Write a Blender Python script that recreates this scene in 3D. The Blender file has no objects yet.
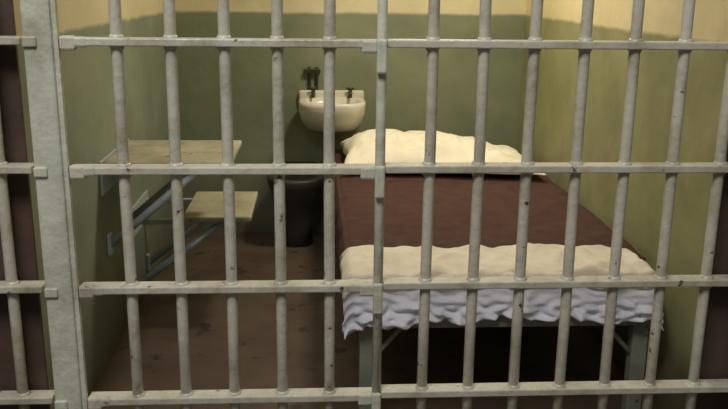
import bpy, bmesh, math, random
import numpy as np
from mathutils import Matrix, Vector, noise
random.seed(4)

# ---------------- camera fit (reference grille crossings) ----------------
def rot(p,a,r):
    return np.array(Matrix.Rotation(-a,3,'Z')@Matrix.Rotation(math.pi/2-p,3,'X')@Matrix.Rotation(r,3,'Z'))
def proj(P,cam,R,f):
    q=(np.array(P)-cam)@R
    return 364+f*q[0]/-q[2], 204.5-f*q[1]/-q[2]
S=.125
tl=[117,170,223,275,328,383]; bl=[138,187,236,283,330,378]
tr=[433,484,534,585,635,684]; br=[422,468,514,560,604,648]
obs=[]
for i in range(6):
    for k in range(4):
        y=[42,167,288,396.5][k]+[0,0,-1,-2.5][k]*((tl[i]-222)/160)
        x=tl[i]+(bl[i]-tl[i])*(y-42)/353
        obs.append(('L',i,k,x,y))
        y=[44.5,169.5,284.5,386.5][k]+[1.5,.5,-1.5,-1.5][k]*((tr[i]-560)/160)
        x=tr[i]+(br[i]-tr[i])*(y-42)/353
        obs.append(('R',i,k,x,y))
H=1.37
def res(v,f):
    cx,D,p,a,r,zt,g,dy,xr=v
    R=rot(p,a,r); cam=np.array([cx,-D,H]); o=[]
    for s,i,k,x,y in obs:
        P=(( i-5)*S,0,zt-k*g) if s=='L' else (xr+i*S,dy,zt-k*g)
        u,w=proj(P,cam,R,f); o+= [u-x,w-y]
    return np.array(o)
def fit(f):
    v=np.array([-.1,2.19,.24,.0,0,1.25,.305,.1,.125])
    lam=1e-3
    for it in range(60):
        r0=res(v,f); J=np.array([(res(v+np.eye(9)[j]*1e-5,f)-r0)/1e-5 for j in range(9)]).T
        A=J.T@J; st=np.linalg.solve(A+lam*np.diag(np.diag(A)),-J.T@r0)
        if np.sum(res(v+st,f)**2)<np.sum(r0**2): v=v+st; lam*=.3
        else: lam*=5
    return v,np.sqrt(np.mean(res(v,f)**2))
F=840
v,e=fit(F)
cx,D,p,a,r,ZT,G,DY,XR=[float(t) for t in v]

cam=bpy.data.cameras.new('camera'); co=bpy.data.objects.new('camera',cam)
bpy.context.scene.collection.objects.link(co)
M=Matrix(rot(p,a,r).tolist()).to_4x4(); M.translation=(cx,-D,H); co.matrix_world=M
cam.sensor_width=36; cam.lens=F*36/728; cam.clip_start=.02
bpy.context.scene.camera=co

# ---------------- materials ----------------
def nodes(name):
    m=bpy.data.materials.new(name); m.use_nodes=True
    nt=m.node_tree; return m,nt,nt.nodes['Principled BSDF']
def lin(c):
    return tuple(((x/255)/12.92 if x/255<=.04045 else ((x/255+.055)/1.055)**2.4) for x in c)+(1,)
def ramp(nt,fac,stops):
    n=nt.nodes.new('ShaderNodeValToRGB'); el=n.color_ramp.elements
    while len(el)<len(stops): el.new(.5)
    for e_,(q,c) in zip(el,stops): e_.position=q; e_.color=c
    nt.links.new(fac,n.inputs[0]); return n.outputs[0]
def noi(nt,scale,detail=4,vec=None,rough=.5):
    n=nt.nodes.new('ShaderNodeTexNoise'); n.inputs['Scale'].default_value=scale; n.inputs['Detail'].default_value=detail
    n.inputs['Roughness'].default_value=rough
    if vec is None:
        t=nt.nodes.new('ShaderNodeTexCoord'); vec=t.outputs['Object']
    nt.links.new(vec,n.inputs['Vector']); return n.outputs['Fac']
def mix(nt,fac,c1,c2):
    n=nt.nodes.new('ShaderNodeMix'); n.data_type='RGBA'
    for s,val in ((n.inputs[0],fac),(n.inputs[6],c1),(n.inputs[7],c2)):
        if hasattr(val,'links'): nt.links.new(val,s)
        else: s.default_value=val
    return n.outputs[2]
def bump(nt,b,h,st,dist=.01):
    n=nt.nodes.new('ShaderNodeBump'); n.inputs['Strength'].default_value=st; n.inputs['Distance'].default_value=dist
    nt.links.new(h,n.inputs['Height']); nt.links.new(n.outputs[0],b.inputs['Normal'])
def mat(name,c1,c2,scale=8,rough=.6,metal=0,bs=.2,bscale=40,chips=None,grime=None):
    m,nt,b=nodes(name)
    col=ramp(nt,noi(nt,scale),[(.3,lin(c1)),(.7,lin(c2))])
    if grime:
        k=ramp(nt,noi(nt,6,6,rough=.75),[(.42,(0,0,0,1)),(.68,(.85,.85,.85,1))])
        col=mix(nt,k,col,lin(grime))
    if chips:
        k=ramp(nt,noi(nt,chips[1],6,rough=.65),[(chips[2],(0,0,0,1)),(chips[2]+.03,(1,1,1,1))])
        col=mix(nt,k,col,lin(chips[0]))
    nt.links.new(col,b.inputs['Base Color']); b.inputs['Roughness'].default_value=rough; b.inputs['Metallic'].default_value=metal
    if bs: bump(nt,b,noi(nt,bscale),bs)
    return m
def wallmat(name,lo1,lo2,up1,up2,zl):
    m,nt,b=nodes(name)
    t=nt.nodes.new('ShaderNodeTexCoord'); sp=nt.nodes.new('ShaderNodeSeparateXYZ'); nt.links.new(t.outputs['Object'],sp.inputs[0])
    n=noi(nt,2.5,6,rough=.6)
    lo=ramp(nt,n,[(.35,lin(lo1)),(.65,lin(lo2))]); up=ramp(nt,n,[(.35,lin(up1)),(.65,lin(up2))])
    ma=nt.nodes.new('ShaderNodeMath'); ma.operation='MULTIPLY_ADD'; ma.inputs[1].default_value=.02
    nt.links.new(noi(nt,9,2),ma.inputs[0]); nt.links.new(sp.outputs[2],ma.inputs[2])
    mr=nt.nodes.new('ShaderNodeMapRange'); mr.inputs[1].default_value=zl; mr.inputs[2].default_value=zl+.016
    nt.links.new(ma.outputs[0],mr.inputs[0])
    col=mix(nt,mr.outputs[0],lo,up)
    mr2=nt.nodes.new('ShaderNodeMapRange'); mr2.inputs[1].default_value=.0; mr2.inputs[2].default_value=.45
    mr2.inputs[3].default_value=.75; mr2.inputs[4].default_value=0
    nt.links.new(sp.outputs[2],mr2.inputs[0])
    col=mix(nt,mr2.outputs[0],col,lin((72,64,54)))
    nt.links.new(col,b.inputs['Base Color']); b.inputs['Roughness'].default_value=.6
    bump(nt,b,noi(nt,14,6),.35,.01)
    return m
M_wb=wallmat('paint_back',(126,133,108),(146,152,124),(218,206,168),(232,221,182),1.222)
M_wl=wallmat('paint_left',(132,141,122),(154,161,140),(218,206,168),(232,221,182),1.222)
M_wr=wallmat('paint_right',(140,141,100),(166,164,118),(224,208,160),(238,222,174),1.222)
M_ceil=mat('ceiling_paint',(205,195,165),(215,205,175))
M_floor=mat('floor_concrete',(76,64,52),(98,82,66),5,.6,0,.15,30,((58,49,41),7,.60))
M_bar=mat('bar_paint',(186,182,166),(206,202,186),12,.36,0,.2,60,((74,64,54),22,.645),(134,124,102))
M_door=mat('door_bar_paint',(190,187,172),(210,207,191),12,.36,0,.2,60,((76,66,56),24,.645),(136,127,106))
M_post=mat('post_paint',(190,192,176),(208,209,192),10,.4,0,.25,50,((110,98,82),12,.69),(158,153,132))
M_brown=mat('brown_paint',(66,52,44),(84,66,56),8,.6)
M_blank=mat('blanket_wool',(66,41,33),(86,54,44),18,.95,0,.5,220)
M_cream=mat('cream_blanket',(222,210,188),(240,230,210),14,.9,0,.4,160)
M_sheet=mat('white_sheet',(228,228,242),(243,243,252),10,.85,0,.2,80)
M_pill=mat('pillow_cotton',(238,228,202),(250,242,220),6,.9,0,.2,60)
M_frame=mat('bed_metal_paint',(130,132,120),(150,152,138),14,.5,0,.2,60,((70,62,52),20,.64))
M_porc=mat('porcelain',(222,218,202),(236,232,216),5,.2,0,0,10,((150,130,96),9,.7))
M_pdark=mat('shaded_porcelain',(50,48,41),(68,64,55),6,.5,0,.1,30)  # toilet ceramic, shadow around it put into the dark grey base colour
M_metal=mat('tap_metal',(70,66,60),(96,92,84),20,.35,.8,0)
M_shelf=mat('shelf_paint',(176,171,146),(194,189,163),8,.5,0,.15,40,((110,98,78),14,.64),(140,132,108))
M_brk=mat('bracket_paint',(165,175,180),(186,196,200),12,.45,0,.2,40)

# ---------------- mesh builder ----------------
class B:
    def __init__(s,name): s.name=name; s.bm=bmesh.new(); s.mats=[]
    def mi(s,m):
        if m not in s.mats: s.mats.append(m)
        return s.mats.index(m)
    def box(s,lo,hi,m,bev=.004,M=None,seg=2):
        lo=Vector(lo);hi=Vector(hi); t=bmesh.new()
        bmesh.ops.create_cube(t,size=1)
        for q in t.verts: q.co=Vector([(lo[i]+hi[i])/2+q.co[i]*(hi[i]-lo[i]) for i in range(3)])
        if bev: bmesh.ops.bevel(t,geom=t.edges[:],offset=bev,segments=seg,affect='EDGES',profile=.5)
        s.add(t,m,M)
    def add(s,t,m,M=None,smooth=False):
        if M is not None: t.transform(M)
        i=s.mi(m)
        for f_ in t.faces: f_.material_index=i; f_.smooth=smooth or f_.smooth
        me=bpy.data.meshes.new('t'); t.to_mesh(me); t.free(); s.bm.from_mesh(me); bpy.data.meshes.remove(me)
    def tube(s,pts,rad,m,seg=14,cap=True):
        t=bmesh.new(); pts=[Vector(q) for q in pts]; rings=[]
        rs=rad if isinstance(rad,(list,tuple)) else [rad]*len(pts)
        up=None
        for i,q in enumerate(pts):
            d=(pts[min(i+1,len(pts)-1)]-pts[max(i-1,0)]).normalized()
            if up is None: up=Vector((0,0,1)) if abs(d.z)<.9 else Vector((1,0,0))
            x=d.cross(up).normalized(); y=x.cross(d).normalized(); up=y
            rings.append([t.verts.new(q+(x*math.cos(2*math.pi*j/seg)+y*math.sin(2*math.pi*j/seg))*rs[i]) for j in range(seg)])
        for A,C in zip(rings,rings[1:]):
            for j in range(seg): t.faces.new((A[j],A[(j+1)%seg],C[(j+1)%seg],C[j])).smooth=True
        if cap: t.faces.new(rings[0][::-1]); t.faces.new(rings[-1])
        bmesh.ops.recalc_face_normals(t,faces=t.faces[:])
        s.add(t,m)
    def rings(s,rl,m,capa=True,capb=True,smooth=True):
        t=bmesh.new(); R=[[t.verts.new(q) for q in ring] for ring in rl]; n=len(R[0])
        for A,C in zip(R,R[1:]):
            for j in range(n): t.faces.new((A[j],A[(j+1)%n],C[(j+1)%n],C[j]))
        if capa: t.faces.new(R[0][::-1])
        if capb: t.faces.new(R[-1])
        bmesh.ops.recalc_face_normals(t,faces=t.faces[:])
        for f_ in t.faces: f_.smooth=smooth
        s.add(t,m)
    def grid(s,fn,nu,nv,m,thick=0):
        t=bmesh.new(); V=[[t.verts.new(fn(i/nu,j/nv)) for j in range(nv+1)] for i in range(nu+1)]
        for i in range(nu):
            for j in range(nv): t.faces.new((V[i][j],V[i+1][j],V[i+1][j+1],V[i][j+1])).smooth=True
        bmesh.ops.recalc_face_normals(t,faces=t.faces[:])
        if thick:
            bmesh.ops.solidify(t,geom=t.faces[:],thickness=thick)
            for f_ in t.faces: f_.smooth=True
        s.add(t,m)
    def done(s,parent=None):
        me=bpy.data.meshes.new(s.name); s.bm.to_mesh(me); s.bm.free()
        for m in s.mats: me.materials.append(m)
        o=bpy.data.objects.new(s.name,me); bpy.context.scene.collection.objects.link(o)
        if parent: o.parent=parent
        return o
def empty(name):
    o=bpy.data.objects.new(name,None); bpy.context.scene.collection.objects.link(o); return o

# ---------------- room ----------------
XL,XRt,YB,ZC=-.93,.985,2.58,2.2
FY=DY+.05
b=B('floor'); b.box((-3,-4,-.1),(3,YB+.12,0),M_floor,0); b.done()
b=B('wall_back'); b.box((XL-.14,YB,0),(XRt+.14,YB+.12,ZC),M_wb,0); b.done()
b=B('wall_left'); b.box((XL-.14,FY,0),(XL,YB,ZC),M_wl,0); b.done()
b=B('wall_right'); b.box((XRt,FY,0),(XRt+.14,YB,ZC),M_wr,0); b.done()
b=B('ceiling'); b.box((XL-.14,FY,ZC),(XRt+.14,YB+.12,ZC+.12),M_ceil,0); b.done()
b=B('trim_left'); b.box((XL-.16,FY-.012,0),(XL+.055,FY,ZC),M_brown,.002); b.done()
b=B('trim_right'); b.box((XRt-.085,FY-.012,0),(XRt+.16,FY,ZC),M_brown,.002); b.done()

# ---------------- grilles ----------------
BR=.0140
zs=[ZT+2*G,ZT+G]+[ZT-k*G for k in range(4)]+[max(.03,ZT-4*G)]
def grille(name,xs,Y,x0,x1,m):
    b=B(name)
    for x in xs:
        j=lambda:random.uniform(-.002,.002)
        b.tube([(x+j(),Y+j(),z) for z in (.02,.5,1,1.5,ZC-.02)],BR,m)
    for z in zs:
        b.box((x0,Y-.024,z-.0095),(x1,Y+.024,z+.0095),m,.003)
        for x in xs:
            b.tube([(x,Y,z-.017),(x,Y,z-.010),(x,Y,z+.010),(x,Y,z+.017)],[BR+.001,BR+.004,BR+.004,BR+.001],m)
    return b
xs=[(i-5)*S for i in range(5)]
b=grille('cell_door',xs,0,-.752,-.004,M_door)
b.tube([(0,0,z) for z in (.02,1,ZC-.02)],.0125,M_post)
for z in zs:
    b.box((-.014,-.0265,z-.07),(.011,-.011,z+.012),M_post,.005)
    b.box((-.05,-.0255,z-.022),(-.01,-.012,z+.0105),M_post,.006)
    b.box((-.752,-.027,z-.02),(-.715,.0,z+.014),M_door,.006)
    b.box((-.752,-.026,z-.012),(-.69,.0,z+.0115),M_door,.005)
b.done()
b=B('door_post')
b.box((-.832,-.03,0),(-.765,DY-.03,ZC),M_post,.006)
b.box((-.766,-.012,0),(-.753,DY-.035,ZC),M_post,.003)
for z in zs:
    b.box((-.832,-.036,z-.012),(-.80,-.028,z+.012),M_post,.003)
b.done()
xs=[XR+i*S for i in range(8)]
grille('barred_panel',xs,DY,.012,XR+7.4*S,M_bar).done()
xs=[-.925-i*S for i in range(3)]
grille('barred_panel',xs,DY,-.87-3*S,-.845,M_bar).done()

# ---------------- bed ----------------
bx0,bx1,by0,by1,bz=-.055,.935,.35,2.48,.5
bed=empty('bed')
b=B('frame')
for x in (bx0+.055,bx1-.075):
    for y in (by0+.03,by1-.06):
        b.box((x-.025,y-.022,0),(x+.025,y+.022,.375),M_frame,.004)
        b.box((x-.034,y-.032,0),(x+.034,y+.032,.012),M_frame,.003)
for y in (by0+.0,by1-.045): b.box((bx0+.01,y,.35),(bx1-.01,y+.03,.392),M_frame,.004)
for x in (bx0+.01,bx1-.04): b.box((x,by0+.03,.355),(x+.03,by1-.04,.392),M_frame,.004)
for k in range(9):
    y=by0+.2+k*.21; b.box((bx0+.03,y,.372),(bx1-.03,y+.03,.38),M_frame,.002)
for x,s in ((bx0+.055,1),(bx1-.075,-1)):
    b.tube([(x,by0+.03,.22),(x+s*.12,by0+.03,.36)],.008,M_frame)
b.done(bed)
b=B('mattress')
def rr(x0,x1,z0,z1,rd,y,n=6):
    out=[]
    for cx_,cz_,a0 in ((x1-rd,z0+rd,-90),(x1-rd,z1-rd,0),(x0+rd,z1-rd,90),(x0+rd,z0+rd,180)):
        for i in range(n+1):
            an=math.radians(a0+90*i/n); out.append(Vector((cx_+rd*math.cos(an),y,cz_+rd*math.sin(an))))
    return out
L=[]
for y,ins in ((by0+.01,.03),(by0+.02,.01),(by0+.05,0),(by1-.05,0),(by1-.01,.02)):
    L.append(rr(bx0+.02+ins,bx1-.02-ins,.393+ins,bz-.012-ins,.035,y))
b.rings(L,M_cream); b.done(bed)
def N(x,y,z,s): return noise.noise(Vector((x*s,y*s,z*s)))
def crease(x,y,z,s): return (1-abs(2*N(x,y,z,s)))**3
b=B('blanket')
def prof(u,drop0,drop1,ext=.004):
    W=bx1-bx0; tot=drop0+W+drop1; s=u*tot
    if s<drop0:
        t=(drop0-s); return bx0-ext-.012*min(1,t/.05), bz-t
    if s<drop0+W: 
        x=bx0+(s-drop0); e=min(s-drop0,drop0+W-s); return x, bz-.012*max(0,1-e/.03)**2
    t=s-drop0-W; return bx1+ext, bz-t
def fb(u,w):
    y=by0+.22+(by1-.02-by0-.22)*w
    x,z=prof(u,.13,.05)
    top=z>bz-.02
    z+= (.010*N(x,y,0,4)+.005*N(x,y,3,12)+.004*crease(x*1.6,y,7,2.6)) if top else 0
    if not top and x<.2: x+=-.006+.010*N(1,y,z,7)
    return Vector((x,y,z+.004))
b.grid(fb,130,180,M_blank,.006); b.done(bed)
SX0,SX1=bx0-.022,.905
b=B('sheet')
def fs(u,w):
    x=SX0+(SX1-SX0)*u
    Ltop=.30; hang=.102+.034*N(x,0,5,6)+.045*math.exp(-((u-.03)/.045)**2)+.03*max(0,u-.85)
    s=w*(Ltop+hang)
    if s<Ltop: y=by0+Ltop-s-.01; z=bz+.010-.02*max(0,1-(Ltop-s)/.04)**2
    else:
        t=s-Ltop; y=by0-.016-.05*min(1,t/.1)*max(0,(.45+.9*N(x,2,0,11)+.8*N(x,7,t*2.5,24))); z=bz-.01-t
        x+=.018*N(x,t,9,16)*min(1,t/.04)
    e=min(u,1-u)*1.0
    z-=.03*max(0,1-e/.035)**1.5
    z+=.004*N(x,y,1,11)
    return Vector((x,y,z))
b.grid(fs,240,70,M_sheet,.004); b.done(bed)
b=B('folded_top_blanket')
def ff(layer):
    def f_(u,w):
        x=SX0-.004+(SX1-SX0+.006)*u+.012*N(layer,w,0,3)
        y0=by0-.022+.022*N(x,layer,0,6)+.01*N(x,layer,2,17); y1=by0+.29+.026*N(x,layer+4,0,5)-.012*layer
        y=y0+(y1-y0)*w
        z=bz+.018+.010*layer+.013*N(x,y,layer,8)+.009*N(x,y,layer,20)+.010*crease(x,y,3,5)
        z-=.035*max(0,1-w/.10)**2
        if w>.94: z-=.008*(w-.94)/.06
        e=min(u,1-u); z-=.03*max(0,1-e/.03)**1.5
        return Vector((x,y,z))
    return f_
b.grid(ff(0),150,60,M_cream,.008); b.grid(ff(1),150,60,M_cream,.008)
b.done(bed)

b=B('pillow')
def pil(sg):
    def f_(u,w):
        X=2*u-1; Yy=2*w-1
        k=(max(0,1-abs(X)**2.6)*max(0,1-abs(Yy)**2.4))**.5
        x=.435+.445*X*(1+.05*Yy*Yy+.03*N(X,Yy,3,2)); y=2.01+.285*Yy*(1+.07*X*X)-.05*X+.012*N(X,Yy,8,3)
        h=.112*(1.0-.32*X+.22*N(X,Yy,0,1.9)) if sg>0 else .018
        z=bz+.036+sg*h*k
        if sg>0: z+=(.026*N(x,y,2,7)+.014*N(x,y,5,15)+.028*crease(x,y*1.3,1,3.2)+.012*crease(x*1.2,y,6,6.5)-.014)*k
        z+= .015*max(0,-X)
        return Vector((x,y,z))
    return f_
b.grid(pil(1),110,80,M_pill); b.grid(pil(-1),110,80,M_pill)
o=b.done()
mm=bmesh.new(); mm.from_mesh(o.data); bmesh.ops.remove_doubles(mm,verts=mm.verts[:],dist=.0008); bmesh.ops.recalc_face_normals(mm,faces=mm.faces[:]); mm.to_mesh(o.data); mm.free()

# ---------------- sink ----------------
sk=B('wall_mounted_sink'); sx,sw=-.067,.178
dz=-.045
def D_ring(hw,y0,depth,z,n=28,sq=3.0):
    out=[]
    for i in range(n):
        an=2*math.pi*i/n; c,s_=math.cos(an),math.sin(an)
        x=hw*math.copysign(abs(c)**(2/sq),c); y=math.copysign(abs(s_)**(2/sq),s_)
        out.append(Vector((sx+x, y0-depth/2+y*depth/2, z)))
    return out
Y0=YB-.001
L=[D_ring(.07,Y0,.13,.64+dz),D_ring(.13,Y0,.20,.66+dz),D_ring(.16,Y0,.26,.70+dz),D_ring(sw-.004,Y0,.315,.755+dz),D_ring(sw,Y0,.325,.80+dz),D_ring(sw,Y0,.325,.815+dz),D_ring(sw-.008,Y0,.315,.82+dz)]
L+= [D_ring(sw-.03,Y0-.07,.22,.818+dz),D_ring(sw-.045,Y0-.08,.20,.79+dz),D_ring(sw-.08,Y0-.10,.14,.72+dz),D_ring(.02,Y0-.15,.04,.705+dz)]
sk.rings(L,M_porc)
sk.box((sx-sw,Y0-.035,.79+dz),(sx+sw,Y0,.855+dz),M_porc,.012)
for x in (sx-.10,sx+.10):
    sk.tube([(x,Y0-.055,.815+dz),(x,Y0-.055,.86+dz)],.011,M_metal)
    sk.tube([(x,Y0-.055,.85+dz),(x,Y0-.10,.857+dz),(x,Y0-.125,.84+dz)],.008,M_metal)
    sk.tube([(x-.02,Y0-.055,.868+dz),(x+.02,Y0-.055,.868+dz)],.006,M_metal)
sk.tube([(sx,Y0-.10,.645+dz),(sx,Y0-.10,.54+dz),(sx,Y0-.06,.50+dz),(sx,Y0-.002,.50+dz)],.018,M_metal)
for x in (sx-.12,sx-.08): sk.tube([(x,Y0-.012,.85+dz),(x,Y0-.012,.98+dz)],.008,M_metal)
sk.box((sx-.15,Y0-.03,.945+dz),(sx-.06,Y0,.97+dz),M_metal,.004)
sk.done()

# ---------------- toilet ----------------
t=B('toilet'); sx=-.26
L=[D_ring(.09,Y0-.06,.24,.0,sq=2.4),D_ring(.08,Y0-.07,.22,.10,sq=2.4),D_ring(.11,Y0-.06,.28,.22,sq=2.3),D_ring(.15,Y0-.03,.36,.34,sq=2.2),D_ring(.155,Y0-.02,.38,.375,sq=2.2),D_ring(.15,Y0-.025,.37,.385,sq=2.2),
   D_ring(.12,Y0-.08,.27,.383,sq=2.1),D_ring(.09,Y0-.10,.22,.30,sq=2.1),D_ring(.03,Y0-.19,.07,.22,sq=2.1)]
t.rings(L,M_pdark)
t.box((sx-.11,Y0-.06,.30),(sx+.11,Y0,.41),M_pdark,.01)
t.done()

# ---------------- shelves ----------------
def shelf(name,x1,x0,y0,y1,z,th=.022):
    b=B(name)
    b.box((x0,y0,z-th),(x1,y1,z),M_shelf,.006)
    b.box((XL+.001,y0-.01,z-.12),(XL+.012,y1+.01,z+.005),M_brk,.003)
    for y in (y0+.05,y1-.05):
        b.box((XL+.008,y-.012,z-th-.02),(x1-.05,y+.012,z-th+.001),M_brk,.003)
        b.tube([(XL+.012,y,z-.32),(x1-.12,y,z-th-.012)],.015,M_brk)
        b.box((XL+.001,y-.02,z-.36),(XL+.016,y+.02,z-.28),M_brk,.003)
    return b.done()
shelf('folding_wall_table',-.46,XL+.012,.95,1.40,.745)
shelf('folding_wall_seat',-.42,-.70,1.28,1.72,.45)

# ---------------- lights ----------------
def area(name,loc,tgt,size,power,col,sy=None):
    l=bpy.data.lights.new(name,'AREA'); l.energy=power; l.color=col; l.shape='RECTANGLE'; l.size=size; l.size_y=sy or size
    o=bpy.data.objects.new(name,l); bpy.context.scene.collection.objects.link(o); o.location=loc
    o.rotation_euler=(Vector(tgt)-Vector(loc)).to_track_quat('-Z','Y').to_euler()
area('corridor_skylight',(-.9,-2.1,4.1),(0,0,.8),1.7,118,(1,.98,.94),1.1)
area('cell_ceiling_light',(.36,1.6,2.15),(.38,1.6,0),.25,18,(1,.92,.75),.25)
w=bpy.data.worlds.new('world'); bpy.context.scene.world=w; w.use_nodes=True
w.node_tree.nodes['Background'].inputs[0].default_value=(.78,.80,.80,1); w.node_tree.nodes['Background'].inputs[1].default_value=.13
bpy.context.scene.view_settings.view_transform='Standard'
